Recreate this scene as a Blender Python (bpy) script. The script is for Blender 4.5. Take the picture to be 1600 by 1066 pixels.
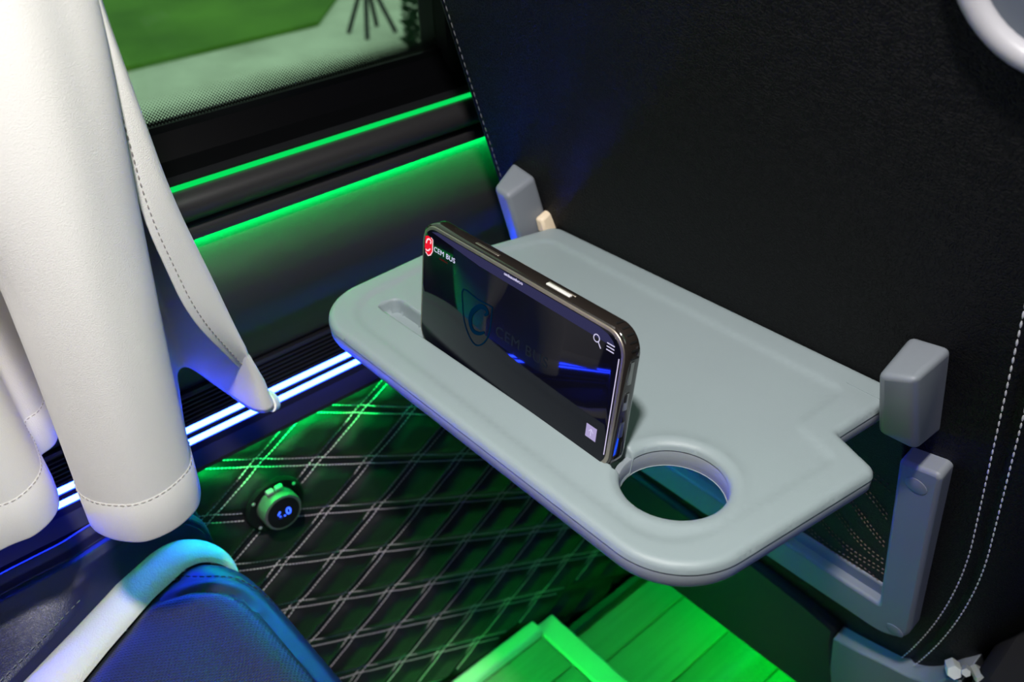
import bpy, bmesh, math, random
import numpy as np
from mathutils import Vector, Matrix, noise
from mathutils.geometry import delaunay_2d_cdt
random.seed(7)
for o in list(bpy.data.objects): bpy.data.objects.remove(o)
SC = bpy.context.scene
COL = SC.collection
PI = math.pi
EYE = 1.04            # height of the camera above the raised floor (all z below are given relative to it)

# ------------------------------------------------------------------ camera, world, lamps, exposure
cam_d = bpy.data.cameras.new('camera'); cam = bpy.data.objects.new('camera', cam_d); COL.objects.link(cam)
right = Vector((0.65594361, 0.75401247, -0.03468684))
down = Vector((0.41186088, -0.39604696, -0.82068108))
fwd = Vector((-0.63254139, 0.52403435, -0.57033271))
Mx = Matrix.Identity(4)
for i in range(3):
    Mx[i][0] = right[i]; Mx[i][1] = -down[i]; Mx[i][2] = -fwd[i]
cam.matrix_world = Matrix.Translation((0, 0, EYE)) @ Mx
cam_d.sensor_width = 36; cam_d.lens = 1376.09 / 1600 * 36
cam_d.clip_start = .02; cam_d.clip_end = 200
cam_d.dof.use_dof = True; cam_d.dof.focus_distance = .52; cam_d.dof.aperture_fstop = 9
SC.camera = cam

SC.view_settings.view_transform = 'Standard'; SC.view_settings.look = 'None'
SC.view_settings.gamma = 1; SC.view_settings.exposure = 0; SC.view_settings.use_curve_mapping = False
SC.cycles.use_denoising = True
SC.cycles.sample_clamp_indirect = 6
SC.cycles.max_bounces = 8; SC.cycles.transparent_max_bounces = 12

world = bpy.data.worlds.new('world'); SC.world = world; world.use_nodes = True
wb = world.node_tree.nodes['Background']; wb.inputs[0].default_value = (.80, .92, 1, 1); wb.inputs[1].default_value = 1.15

def area(name, loc, size, power, color, target, shape='DISK', size_y=None):
    d = bpy.data.lights.new(name, 'AREA'); d.shape = shape; d.size = size; d.energy = power; d.color = color
    if size_y: d.size_y = size_y
    o = bpy.data.objects.new(name, d); COL.objects.link(o)
    o.location = (loc[0], loc[1], loc[2] + EYE)
    t = Vector((target[0], target[1], target[2] + EYE)) - o.location
    o.rotation_euler = t.to_track_quat('-Z', 'Y').to_euler()
    return o
area('reading_lamp_light', (-.06, .0, .45), .07, 9.6, (1, .96, .94), (-.33, .22, -.4))
area('added_fill_light', (.75, -.3, .8), .5, 2.0, (.95, .95, 1), (-.2, .3, -.3))  # weak overhead fill added to lift the shadows, not a cabin fitting
area('window_side_green_light', (-.36, .3, .88), .03, 2.4, (0, 1, .30), (-.44, .3, -.4), 'RECTANGLE', 2.4)
area('under_seat_light', (-.24, .84, -.92), .30, .50, (.0, 1, .02), (-.36, .72, -1.12), 'RECTANGLE', .08).data.spread = math.radians(62)
area('own_seat_floor_light', (-.40, .16, -.90), .30, .6, (.0, 1, .05), (-.44, .40, -1.04), 'RECTANGLE', .06).data.spread = math.radians(60)
area('aisle_blue_light', (.30, .62, -.90), .4, .6, (.0, .08, 1), (-.30, .50, -.50), 'RECTANGLE', .05)

# ------------------------------------------------------------------ materials
def nt(name):
    m = bpy.data.materials.new(name); m.use_nodes = True
    return m, m.node_tree.nodes, m.node_tree.links, m.node_tree.nodes['Principled BSDF']
def mat(name, col, rough=.5, metal=0, bump=None, spec=.5, coat=0, sheen=0, var=0, alpha=1, emit=None, emit_s=0):
    """bump = (kind, scale, strength, distance); kinds: noise, leather, grain"""
    m, N, L, b = nt(name)
    b.inputs['Base Color'].default_value = (*col, 1)
    b.inputs['Roughness'].default_value = rough; b.inputs['Metallic'].default_value = metal
    b.inputs['Specular IOR Level'].default_value = spec
    b.inputs['Coat Weight'].default_value = coat
    b.inputs['Alpha'].default_value = alpha
    if sheen:
        b.inputs['Sheen Weight'].default_value = sheen; b.inputs['Sheen Roughness'].default_value = .5
    if emit:
        b.inputs['Emission Color'].default_value = (*emit, 1); b.inputs['Emission Strength'].default_value = emit_s
    tc = N.new('ShaderNodeTexCoord')
    if bump:
        kind, sc, st, dist = bump
        if kind == 'leather':
            w = N.new('ShaderNodeTexNoise'); w.inputs['Scale'].default_value = sc * .25; w.inputs['Detail'].default_value = 3
            mx = N.new('ShaderNodeMixRGB'); mx.inputs[0].default_value = .012
            L.new(tc.outputs['Object'], w.inputs['Vector']); L.new(tc.outputs['Object'], mx.inputs[1]); L.new(w.outputs['Color'], mx.inputs[2])
            v = N.new('ShaderNodeTexVoronoi'); v.feature = 'DISTANCE_TO_EDGE'; v.inputs['Scale'].default_value = sc
            L.new(mx.outputs[0], v.inputs['Vector'])
            r = N.new('ShaderNodeMapRange'); r.inputs[1].default_value = 0; r.inputs[2].default_value = .18
            L.new(v.outputs['Distance'], r.inputs[0])
            n2 = N.new('ShaderNodeTexNoise'); n2.inputs['Scale'].default_value = sc * .12; n2.inputs['Detail'].default_value = 4
            L.new(tc.outputs['Object'], n2.inputs['Vector'])
            ad = N.new('ShaderNodeMath'); ad.operation = 'MULTIPLY_ADD'; ad.inputs[1].default_value = 1.6
            L.new(n2.outputs['Fac'], ad.inputs[0]); L.new(r.outputs[0], ad.inputs[2])
            h = ad.outputs[0]
        else:
            n = N.new('ShaderNodeTexNoise'); n.inputs['Scale'].default_value = sc; n.inputs['Detail'].default_value = 5
            if kind == 'grain': n.inputs['Roughness'].default_value = .75
            L.new(tc.outputs['Object'], n.inputs['Vector']); h = n.outputs['Fac']
        bp = N.new('ShaderNodeBump'); bp.inputs['Strength'].default_value = st; bp.inputs['Distance'].default_value = dist
        L.new(h, bp.inputs['Height']); L.new(bp.outputs[0], b.inputs['Normal'])
    if var:
        n = N.new('ShaderNodeTexNoise'); n.inputs['Scale'].default_value = 14; n.inputs['Detail'].default_value = 6
        L.new(tc.outputs['Object'], n.inputs['Vector'])
        mr = N.new('ShaderNodeMapRange'); mr.inputs[1].default_value = .3; mr.inputs[2].default_value = .7
        mr.inputs[3].default_value = 1 - var; mr.inputs[4].default_value = 1 + var
        L.new(n.outputs['Fac'], mr.inputs[0])
        mu = N.new('ShaderNodeVectorMath'); mu.operation = 'SCALE'; mu.inputs[0].default_value = col
        L.new(mr.outputs[0], mu.inputs['Scale']); L.new(mu.outputs[0], b.inputs['Base Color'])
    return m
def glow(name, col, s):
    m, N, L, b = nt(name)
    e = N.new('ShaderNodeEmission'); e.inputs[0].default_value = (*col, 1); e.inputs[1].default_value = s
    L.new(e.outputs[0], N['Material Output'].inputs[0]); return m

M = {}
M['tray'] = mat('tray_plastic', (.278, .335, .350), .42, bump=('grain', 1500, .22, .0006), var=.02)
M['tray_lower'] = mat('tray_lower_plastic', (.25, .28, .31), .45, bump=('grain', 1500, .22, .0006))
M['frame_grey'] = mat('frame_grey_plastic', (.20, .22, .25), .45, bump=('grain', 1500, .22, .0006))
M['leather_black'] = mat('black_leather', (.0045, .0045, .0052), .52, bump=('leather', 420, .55, .0011), spec=.13)
M['leather_side'] = mat('side_leather', (.006, .006, .009), .5, bump=('leather', 500, .4, .0008), spec=.2)
M['panel_leather'] = mat('wall_panel_leather', (.024, .024, .025), .42, bump=('grain', 900, .35, .0008))
M['quilt'] = mat('quilted_leather', (.013, .013, .0145), .45, bump=('leather', 600, .25, .0006), spec=.32)
M['black_gloss'] = mat('black_gloss_plastic', (.002, .002, .0025), .30, spec=.15)
M['black_matte'] = mat('black_matte_plastic', (.008, .008, .010), .7, spec=.12)
M['rail'] = mat('dark_rail_plastic', (.011, .011, .014), .28, bump=('noise', 300, .05, .0005))
M['roll'] = mat('dark_roll_leather', (.022, .021, .022), .35, bump=('grain', 900, .2, .0005))
M['stitch'] = mat('pale_thread', (.72, .66, .68), .8)
M['stitch_white'] = mat('white_thread', (.75, .75, .78), .7)
M['stitch_dim'] = mat('grey_thread', (.16, .16, .16), .8)
M['stitch_brown'] = mat('brown_thread', (.16, .11, .08), .8)
M['suede'] = mat('cream_suede', (.90, .875, .83), .95, bump=('noise', 1700, .5, .0005), sheen=.25, spec=.15)
M['suede_thread'] = mat('cream_thread', (.36, .33, .31), .9)
M['seat_blue'] = mat('navy_leather', (.011, .012, .055), .40, bump=('leather', 650, .16, .0006))
M['seat_stripe'] = mat('cream_leather', (.76, .71, .66), .45, bump=('leather', 380, .3, .0008))
M['thread_black'] = mat('black_thread', (.01, .01, .012), .8)
M['steel'] = mat('brushed_steel', (.60, .62, .62), .35, .4, bump=('noise', 200, .1, .0005))
M['chrome'] = mat('chrome', (.80, .84, .83), .35, .25)
M['trim_white'] = mat('pale_trim', (.62, .62, .62), .4)
M['cover_dark'] = mat('seat_cover_plastic', (.012, .017, .024), .5, bump=('grain', 900, .2, .0005), spec=.2)
M['case'] = mat('smoky_phone_case', (.018, .014, .012), .12, coat=.6)
M['bronze'] = mat('bronze_phone_frame', (.42, .36, .30), .38, .9)
M['screen'] = mat('phone_glass', (.002, .002, .004), .05, spec=.28, emit=(.10, .10, .3), emit_s=.012)
M['led_blue'] = glow('blue_led', (.012, .036, 1), 82)
M['led_green'] = glow('green_led', (0.002, .80, .12), .95)
M['led_green_hidden'] = glow('green_led_strong', (0.0, 1, .10), 28)
M['ivory'] = mat('ivory_plastic', (.85, .70, .50), .5)
M['handle'] = mat('grab_handle_plastic', (.36, .36, .38), .35)
M['handle_cup'] = mat('handle_recess_plastic', (.10, .12, .15), .5)
M['lining'] = mat('cabin_lining', (.05, .05, .055), .8)

# perforated leather: tiny punched holes
def perforated():
    m, N, L, b = nt('perforated_navy_leather')
    b.inputs['Roughness'].default_value = .42
    tc = N.new('ShaderNodeTexCoord'); mp = N.new('ShaderNodeMapping'); mp.inputs['Scale'].default_value = (1, 1, 0)
    mp.inputs['Rotation'].default_value = (0, 0, .62)
    v = N.new('ShaderNodeTexVoronoi'); v.inputs['Scale'].default_value = 430; v.inputs['Randomness'].default_value = .12; v.voronoi_dimensions = '2D'
    L.new(tc.outputs['Object'], mp.inputs[0]); L.new(mp.outputs[0], v.inputs['Vector'])
    r = N.new('ShaderNodeMapRange'); r.inputs[1].default_value = .20; r.inputs[2].default_value = .38
    L.new(v.outputs['Distance'], r.inputs[0])
    mx = N.new('ShaderNodeMixRGB'); mx.inputs[1].default_value = (.0025, .003, .005, 1); mx.inputs[2].default_value = (.022, .025, .027, 1)
    L.new(r.outputs[0], mx.inputs[0]); L.new(mx.outputs[0], b.inputs['Base Color'])
    bp = N.new('ShaderNodeBump'); bp.inputs['Strength'].default_value = .5; bp.inputs['Distance'].default_value = .0006
    L.new(r.outputs[0], bp.inputs['Height']); L.new(bp.outputs[0], b.inputs['Normal'])
    return m
M['perf'] = perforated()

def wood():
    m, N, L, b = nt('laminate_plank')
    b.inputs['Roughness'].default_value = .42
    tc = N.new('ShaderNodeTexCoord'); mp = N.new('ShaderNodeMapping'); mp.inputs['Scale'].default_value = (26, 1.6, 1)
    n = N.new('ShaderNodeTexNoise'); n.inputs['Scale'].default_value = 3; n.inputs['Detail'].default_value = 7
    L.new(tc.outputs['Object'], mp.inputs[0]); L.new(mp.outputs[0], n.inputs['Vector'])
    oi = N.new('ShaderNodeObjectInfo'); add = N.new('ShaderNodeMath'); add.operation = 'MULTIPLY_ADD'; add.inputs[1].default_value = .5
    L.new(oi.outputs['Random'], add.inputs[0]); L.new(n.outputs['Fac'], add.inputs[2])
    cr = N.new('ShaderNodeMixRGB'); cr.inputs[1].default_value = (.09, .08, .07, 1); cr.inputs[2].default_value = (.27, .25, .23, 1)
    L.new(add.outputs[0], cr.inputs[0]); L.new(cr.outputs[0], b.inputs['Base Color'])
    return m
M['wood'] = wood()

def outdoor(name, c1, c2, sc):
    m, N, L, b = nt(name); b.inputs['Roughness'].default_value = .95
    tc = N.new('ShaderNodeTexCoord'); n = N.new('ShaderNodeTexNoise'); n.inputs['Scale'].default_value = sc; n.inputs['Detail'].default_value = 8
    L.new(tc.outputs['Object'], n.inputs['Vector'])
    r = N.new('ShaderNodeMapRange'); r.inputs[1].default_value = .32; r.inputs[2].default_value = .68
    L.new(n.outputs['Fac'], r.inputs[0])
    mx = N.new('ShaderNodeMixRGB'); mx.inputs[1].default_value = (*c1, 1); mx.inputs[2].default_value = (*c2, 1)
    L.new(r.outputs[0], mx.inputs[0]); L.new(mx.outputs[0], b.inputs['Base Color']); return m
M['grass'] = outdoor('lawn', (.055, .16, .006), (.11, .27, .02), 1.1)
M['concrete'] = outdoor('pavement', (.50, .50, .42), (.74, .74, .64), 1.6)
M['leaf'] = outdoor('dark_leaves', (.008, .03, .012), (.03, .09, .035), 9)
M['iron'] = mat('dark_iron', (.01, .012, .02), .6)

def glass_mat():
    """tinted pane with the printed dot border along its lower edge"""
    m, N, L, b = nt('tinted_window_glass')
    out = N['Material Output']; N.remove(b)
    tr = N.new('ShaderNodeBsdfTransparent'); tr.inputs[0].default_value = (.66, .80, .64, 1)
    gl = N.new('ShaderNodeBsdfGlossy'); gl.inputs['Roughness'].default_value = .03
    fr = N.new('ShaderNodeFresnel'); fr.inputs[0].default_value = 1.35
    m1 = N.new('ShaderNodeMixShader'); L.new(fr.outputs[0], m1.inputs[0]); L.new(tr.outputs[0], m1.inputs[1]); L.new(gl.outputs[0], m1.inputs[2])
    tc = N.new('ShaderNodeTexCoord'); sp = N.new('ShaderNodeSeparateXYZ'); L.new(tc.outputs['Object'], sp.inputs[0])
    def mth(op, a, bb=None, c=None):
        n = N.new('ShaderNodeMath'); n.operation = op
        for i, v in enumerate((a, bb, c)):
            if v is None: continue
            if isinstance(v, (int, float)): n.inputs[i].default_value = v
            else: L.new(v, n.inputs[i])
        return n.outputs[0]
    P = .0027
    row = mth('FLOOR', mth('DIVIDE', sp.outputs['Z'], P * .5))
    odd = mth('MULTIPLY', mth('MODULO', mth('ABSOLUTE', row), 2), P * .5)
    fy = mth('SUBTRACT', mth('FRACT', mth('DIVIDE', mth('ADD', mth('ADD', sp.outputs['Y'], 10), odd), P)), .5)
    fz = mth('MULTIPLY', mth('SUBTRACT', mth('FRACT', mth('DIVIDE', sp.outputs['Z'], P * .5)), .5), .5)
    d = mth('SQRT', mth('ADD', mth('MULTIPLY', fy, fy), mth('MULTIPLY', fz, fz)))
    rr = mth('MULTIPLY', mth('SUBTRACT', 1, mth('DIVIDE', sp.outputs['Z'], .022)), .36)   # object z = 0 at the lower edge
    msk = mth('LESS_THAN', d, mth('MAXIMUM', rr, 0))
    bl = N.new('ShaderNodeBsdfPrincipled'); bl.inputs['Base Color'].default_value = (.004, .005, .004, 1); bl.inputs['Roughness'].default_value = .2
    m2 = N.new('ShaderNodeMixShader'); L.new(msk, m2.inputs[0]); L.new(m1.outputs[0], m2.inputs[1]); L.new(bl.outputs[0], m2.inputs[2])
    L.new(m2.outputs[0], out.inputs[0]); return m
M['glass'] = glass_mat()

# ------------------------------------------------------------------ object helpers
def V(x, y, z): return Vector((x, y, z + EYE))
def root(name, loc, label=None, cat=None, group=None, kind=None):
    o = bpy.data.objects.new(name, None); COL.objects.link(o); o.location = V(*loc); o.empty_display_size = .02
    tag(o, label, cat, group, kind); return o
def tag(o, label=None, cat=None, group=None, kind=None):
    if label: o['label'] = label
    if cat: o['category'] = cat
    if group: o['group'] = group
    if kind: o['kind'] = kind
    return o
def world_loc(o):
    v = Vector((0, 0, 0))
    while o is not None: v += o.location; o = o.parent
    return v
def link(name, me, material, parent=None, smooth=True, origin=None, bevel=0, seg=2, solid=0, label=None, kind=None, auto=35):
    """me holds world coordinates relative to the eye; the object gets its own origin"""
    if isinstance(me, bmesh.types.BMesh):
        b = me; me = bpy.data.meshes.new(name); b.to_mesh(me); b.free()
    o = bpy.data.objects.new(name, me); COL.objects.link(o)
    n = len(me.vertices); co = np.empty(n * 3); me.vertices.foreach_get('co', co); co = co.reshape(-1, 3)
    co[:, 2] += EYE
    if parent is not None:
        base = np.array(world_loc(parent)); o.parent = parent; co -= base
    else:
        if origin is None: origin = ((co[:, 0].min() + co[:, 0].max()) / 2, (co[:, 1].min() + co[:, 1].max()) / 2, co[:, 2].min())
        else: origin = (origin[0], origin[1], origin[2] + EYE)
        o.location = origin; co -= np.array(origin)
    me.vertices.foreach_set('co', co.ravel()); me.update()
    me.materials.append(material)
    if smooth:
        me.polygons.foreach_set('use_smooth', [True] * len(me.polygons))
        if auto:
            try: me.set_sharp_from_angle(angle=math.radians(auto))
            except Exception: pass
    if solid:
        s = o.modifiers.new('solid', 'SOLIDIFY'); s.thickness = solid; s.offset = 0
    if bevel:
        m = o.modifiers.new('bevel', 'BEVEL'); m.width = bevel; m.segments = seg; m.limit_method = 'ANGLE'; m.angle_limit = math.radians(30)
    if label: o['label'] = label
    if kind: o['kind'] = kind
    return o
def pydata(name, verts, faces):
    me = bpy.data.meshes.new(name); me.from_pydata([tuple(v) for v in verts], [], faces); me.update(); return me
def box_bm(x0, x1, y0, y1, z0, z1, bm=None):
    bm = bm or bmesh.new()
    r = bmesh.ops.create_cube(bm, size=1)
    for v in r['verts']:
        v.co = Vector((x0 + (v.co.x + .5) * (x1 - x0), y0 + (v.co.y + .5) * (y1 - y0), z0 + (v.co.z + .5) * (z1 - z0)))
    return bm
def hexa(p):
    """8 points: bottom 4 then top 4, same winding"""
    me = pydata('h', p, [(3, 2, 1, 0), (4, 5, 6, 7), (0, 1, 5, 4), (1, 2, 6, 5), (2, 3, 7, 6), (3, 0, 4, 7)])
    bm = bmesh.new(); bm.from_mesh(me); bmesh.ops.recalc_face_normals(bm, faces=bm.faces); bpy.data.meshes.remove(me); return bm
def extrude_profile(prof, y0, y1, close=False, ny=1):
    """profile [(x,z)] run along y"""
    n = len(prof); vs = []; fs = []
    for j in range(ny + 1):
        y = y0 + (y1 - y0) * j / ny
        vs += [(x, y, z) for x, z in prof]
    for j in range(ny):
        for i in range(n if close else n - 1):
            a = j * n + i; b = j * n + (i + 1) % n
            fs.append((a, b, b + n, a + n))
    if close: fs.append(tuple(range(n))[::-1]); fs.append(tuple(range(ny * n, ny * n + n)))
    me = pydata('p', vs, fs); bm = bmesh.new(); bm.from_mesh(me); bpy.data.meshes.remove(me)
    bmesh.ops.recalc_face_normals(bm, faces=bm.faces); return bm
def tube(path, r, n=8, close=False, sx=1, sy=1, up=None):
    """round tube along 3-D points; returns bmesh"""
    P = [Vector(p) for p in path]; m = len(P); vs = []; fs = []
    for i, p in enumerate(P):
        a = P[(i - 1) % m] if (close or i > 0) else P[i]; b = P[(i + 1) % m] if (close or i < m - 1) else P[i]
        t = (b - a).normalized(); u = Vector(up) if up else (Vector((0, 0, 1)) if abs(t.z) < .9 else Vector((0, 1, 0)))
        s = t.cross(u).normalized(); u2 = s.cross(t).normalized()
        for k in range(n):
            c = 2 * PI * k / n
            vs.append(p + s * math.cos(c) * r * sx + u2 * math.sin(c) * r * sy)
    for i in range(m if close else m - 1):
        for k in range(n):
            a = i * n + k; b = i * n + (k + 1) % n; j = ((i + 1) % m) * n
            fs.append((a, b, j + (k + 1) % n, j + k))
    if not close: fs.append(tuple(range(n))[::-1]); fs.append(tuple(range((m - 1) * n, m * n)))
    me = pydata('t', vs, fs); bm = bmesh.new(); bm.from_mesh(me); bpy.data.meshes.remove(me)
    bmesh.ops.recalc_face_normals(bm, faces=bm.faces); return bm
def lathe(prof, centre, axis, n=32):
    """prof [(radius, height)] about axis through centre"""
    ax = Vector(axis).normalized(); s = ax.orthogonal().normalized(); t = ax.cross(s); c0 = Vector(centre); vs = []; fs = []
    for r, h in prof:
        for k in range(n):
            a = 2 * PI * k / n; vs.append(c0 + ax * h + (s * math.cos(a) + t * math.sin(a)) * r)
    for i in range(len(prof) - 1):
        for k in range(n):
            fs.append((i * n + k, i * n + (k + 1) % n, (i + 1) * n + (k + 1) % n, (i + 1) * n + k))
    fs.append(tuple(range(n))[::-1]); fs.append(tuple(range((len(prof) - 1) * n, len(prof) * n)))
    me = pydata('l', vs, fs); bm = bmesh.new(); bm.from_mesh(me); bpy.data.meshes.remove(me)
    bmesh.ops.recalc_face_normals(bm, faces=bm.faces); return bm
def catmull(P, n=6, close=False):
    P = [np.array(p, float) for p in P]; out = []; m = len(P)
    for i in range(m if close else m - 1):
        if close: a, b, c, d = P[(i - 1) % m], P[i], P[(i + 1) % m], P[(i + 2) % m]
        else: a, b, c, d = P[max(i - 1, 0)], P[i], P[i + 1], P[min(i + 2, m - 1)]
        for k in range(n):
            t = k / n
            out.append(.5 * ((2 * b) + (c - a) * t + (2 * a - 5 * b + 4 * c - d) * t * t + (3 * b - a - 3 * c + d) * t ** 3))
    if not close: out.append(P[-1])
    return out
def rounded_poly(pts, step=.002):
    """[(x,y,r)] -> dense closed loop with filleted corners"""
    out = []; m = len(pts)
    for i in range(m):
        p = Vector(pts[i][:2]); a = Vector(pts[i - 1][:2]); b = Vector(pts[(i + 1) % m][:2]); r = pts[i][2]
        u = (a - p).normalized(); w = (b - p).normalized(); ang = u.angle(w)
        if r <= 0 or ang > PI - .02: out.append(tuple(p)); continue
        tl = r / math.tan(ang / 2); c = p + (u + w).normalized() * (r / math.sin(ang / 2))
        s = p + u * tl; e = p + w * tl
        a0 = math.atan2(s.y - c.y, s.x - c.x); a1 = math.atan2(e.y - c.y, e.x - c.x); d = a1 - a0
        while d > PI: d -= 2 * PI
        while d < -PI: d += 2 * PI
        k = max(3, int(abs(d) * r / step) + 1, int(abs(d) / .2))
        for j in range(k + 1): out.append((c.x + r * math.cos(a0 + d * j / k), c.y + r * math.sin(a0 + d * j / k)))
    res = []
    for i in range(len(out)):
        p = Vector(out[i]); q = Vector(out[(i + 1) % len(out)]); L = (q - p).length
        if L < 1e-6: continue
        k = max(1, int(L / (step * 1.6)))
        for j in range(k): res.append(tuple(p.lerp(q, j / k)))
    return np.array(res)
def sdf(P, loop):
    """signed distance, positive inside"""
    P = np.asarray(P); A = loop; B = np.roll(loop, -1, 0); best = np.full(len(P), 1e9); ins = np.zeros(len(P), bool)
    for a, b in zip(A, B):
        d = b - a; t = np.clip(((P - a) @ d) / max(d @ d, 1e-12), 0, 1); q = a + t[:, None] * d
        best = np.minimum(best, np.hypot(*(P - q).T))
        c = ((a[1] > P[:, 1]) != (b[1] > P[:, 1]))
        with np.errstate(divide='ignore', invalid='ignore'):
            xi = (b[0] - a[0]) * (P[:, 1] - a[1]) / (b[1] - a[1]) + a[0]
        ins ^= c & (P[:, 0] < xi)
    return np.where(ins, best, -best)
def sm(x, a, b):
    t = np.clip((x - a) / (b - a), 0, 1); return t * t * (3 - 2 * t)
def dashes(lines, length, width, gap, thick=None, up=None):
    """stitches: little spindle-shaped beads along polylines"""
    vs = []; fs = []; thick = thick or width
    for ln in lines:
        P = [Vector(p) for p in ln]; acc = 0; seg = []
        for a, b in zip(P, P[1:]):
            L = (b - a).length; t = (b - a).normalized() if L > 1e-9 else None
            if t is None: continue
            while acc < L:
                seg.append((a + t * acc, t)); acc += length + gap
            acc -= L
        for c, t in seg:
            u = Vector(up) if up else Vector((0, 0, 1))
            s = t.cross(u)
            if s.length < 1e-3: s = t.orthogonal()
            s.normalize(); w = s.cross(t).normalized(); i = len(vs)
            for e, k in ((-.5, .35), (-.22, 1), (.22, 1), (.5, .35)):
                q = c + t * length * e
                vs += [q + s * width / 2 * k, q + w * thick / 2 * k, q - s * width / 2 * k, q - w * thick / 2 * k]
            for r in range(3):
                for k in range(4):
                    a0 = i + r * 4 + k; a1 = i + r * 4 + (k + 1) % 4; fs.append((a0, a1, a1 + 4, a0 + 4))
            fs.append((i + 3, i + 2, i + 1, i)); fs.append((i + 12, i + 13, i + 14, i + 15))
    return pydata('s', vs, fs)
def grid_mesh(F, nu, nv, keep=None):
    vs = [F(i / nu, j / nv) for j in range(nv + 1) for i in range(nu + 1)]
    fs = [(j * (nu + 1) + i, j * (nu + 1) + i + 1, (j + 1) * (nu + 1) + i + 1, (j + 1) * (nu + 1) + i) for j in range(nv) for i in range(nu)
          if keep is None or keep(i, j)]
    return pydata('g', vs, fs)
def text_obj(name, body, size, material, parent, frame, u, w, off, spacing=1.0, xs=1.0, center=False, shear=0, fatten=0, label=None):
    """flat lettering on a plane: frame = (origin, u axis, w axis, outward normal)"""
    c = bpy.data.curves.new(name, 'FONT'); c.body = body; c.size = size; c.space_character = spacing; c.shear = shear; c.offset = fatten
    c.extrude = .00004
    if center: c.align_x = 'CENTER'
    t = bpy.data.objects.new(name, c); COL.objects.link(t); bpy.context.view_layer.update()
    me = bpy.data.meshes.new_from_object(t.evaluated_get(bpy.context.evaluated_depsgraph_get())); bpy.data.objects.remove(t)
    O, U, W, Nn = frame
    for v in me.vertices:
        x, y, z = v.co; v.co = O + U * (u + x * xs) + W * (w + y) + Nn * (off + z)
    me.materials.clear()
    return link(name, me, material, parent, smooth=False, label=label)

# ================================================================== THE SETTING
WX = -.60                                   # inner face of the window-side wall
Y0, Y1 = -1.3, 2.2
# ---- floor: two levels, built of planks
floor = link('floor', box_bm(-.64, 1.7, Y0, Y1, -1.16, -1.125), M['black_matte'], kind='structure', smooth=False)
pw = .087
def plank(x0, x1, y0, y1, ztop):
    bm = box_bm(x0 + .0011, x1 - .0011, y0, y1, ztop - .012, ztop)
    return link('plank', bm, M['wood'], floor, smooth=False, bevel=.0012, seg=1)
x = -.53 - pw
while x < 1.6:
    plank(max(x, -.598), min(x + pw, 1.6), .56, 1.39, -1.12 + random.uniform(-.0003, .0003)); plank(max(x, -.598), min(x + pw, 1.6), 1.392, Y1, -1.12); x += pw
x = -.5180 - pw
while x < 1.6:
    plank(max(x, -.598), min(x + pw, 1.6), Y0, .512, -1.04 + random.uniform(-.0003, .0003)); x += pw
link('platform', box_bm(-.598, 1.6, Y0, .552, -1.124, -1.052), M['black_matte'], floor, smooth=False)
link('trim_1', box_bm(-.597, 1.6, .5135, .5475, -1.052, -1.037), M['trim_white'], kind='structure', bevel=.003)   # step nosing
link('trim_2', box_bm(-.5995, -.578, Y0, .5125, -1.039, -1.022), M['trim_white'], kind='structure', bevel=.004)
link('trim_3', extrude_profile([(-.6, -1.100), (-.588, -1.104), (-.586, -1.118), (-.6, -1.119)], .556, Y1, True), M['rail'], kind='structure', bevel=.002)

# ---- wall_left
wall = link('wall_left', box_bm(-.69, -.612, Y0, Y1, -1.16, -.262), M['black_matte'], kind='structure', smooth=False)
link('window_ledge', extrude_profile([(-.668, -.237), (-.655, -.240), (-.640, -.256), (-.612, -.2665), (-.612, -.292), (-.66, -.292)], Y0, Y1, True), M['black_gloss'], wall, auto=20)
def circ(cx, cz, r, n=24): return [(cx + r * math.cos(2 * PI * k / n), cz + r * math.sin(2 * PI * k / n)) for k in range(n)]
link('padded_roll', extrude_profile(circ(-.6035, -.2775, .0118), Y0, Y1, True), M['roll'], wall)
link('light_strip', extrude_profile(circ(-.6085, -.2648, .0019, 10), Y0, Y1, True), M['led_green'], wall, label='thin green light line')
link('upper_trim', extrude_profile([(-.613, -.288), (-.6035, -.2915), (-.6005, -.2955), (-.5995, -.3000), (-.6000, -.3035), (-.6018, -.3035), (-.6030, -.3024), (-.613, -.3024)], Y0, Y1, True), M['roll'], wall)
link('light_strip', extrude_profile([(-.6065, -.3026), (-.6022, -.3026), (-.6022, -.3033), (-.6065, -.3033)], .12, Y1, True), glow('green_led_lip', (0, 1, .14), 95), wall, label='green light strip under the trim lip')
pan = catmull([(-.614, -.301), (-.6130, -.3050), (-.6110, -.3090), (-.6085, -.314), (-.6040, -.324), (-.5955, -.342), (-.5905, -.361), (-.5915, -.378), (-.5985, -.405), (-.6035, -.4265), (-.614, -.4275)], 4)
link('upper_panel', extrude_profile([tuple(p) for p in pan], Y0, Y1), M['panel_leather'], wall, auto=60)
# ribbed rail that carries the two blue light lines
prof = [(-.613, -.4278), (-.600, -.4280)]
z = -.4300
for k in range(6):
    prof += [(-.5985, z), (-.5985, z - .0014), (-.6025, z - .0020), (-.6025, z - .0036)]; z -= .0042
prof += [(-.600, -.4560), (-.600, -.4590), (-.604, -.4595), (-.604, -.4655), (-.600, -.4660), (-.600, -.4710), (-.604, -.4715), (-.604, -.4775), (-.600, -.4780), (-.5985, -.484), (-.5900, -.4950), (-.5900, -.4990), (-.5985, -.4992), (-.613, -.4992)]
link('light_rail', extrude_profile(prof, Y0, Y1), M['rail'], wall, smooth=False)
for zc in (-.4625, -.4745):
    link('light_strip', extrude_profile([(-.6038, zc - .0025), (-.5998, zc - .0023), (-.5994, zc), (-.5998, zc + .0023), (-.6038, zc + .0025)], Y0, Y1, True), M['led_blue'], wall, label='glowing blue-white light line')
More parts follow.
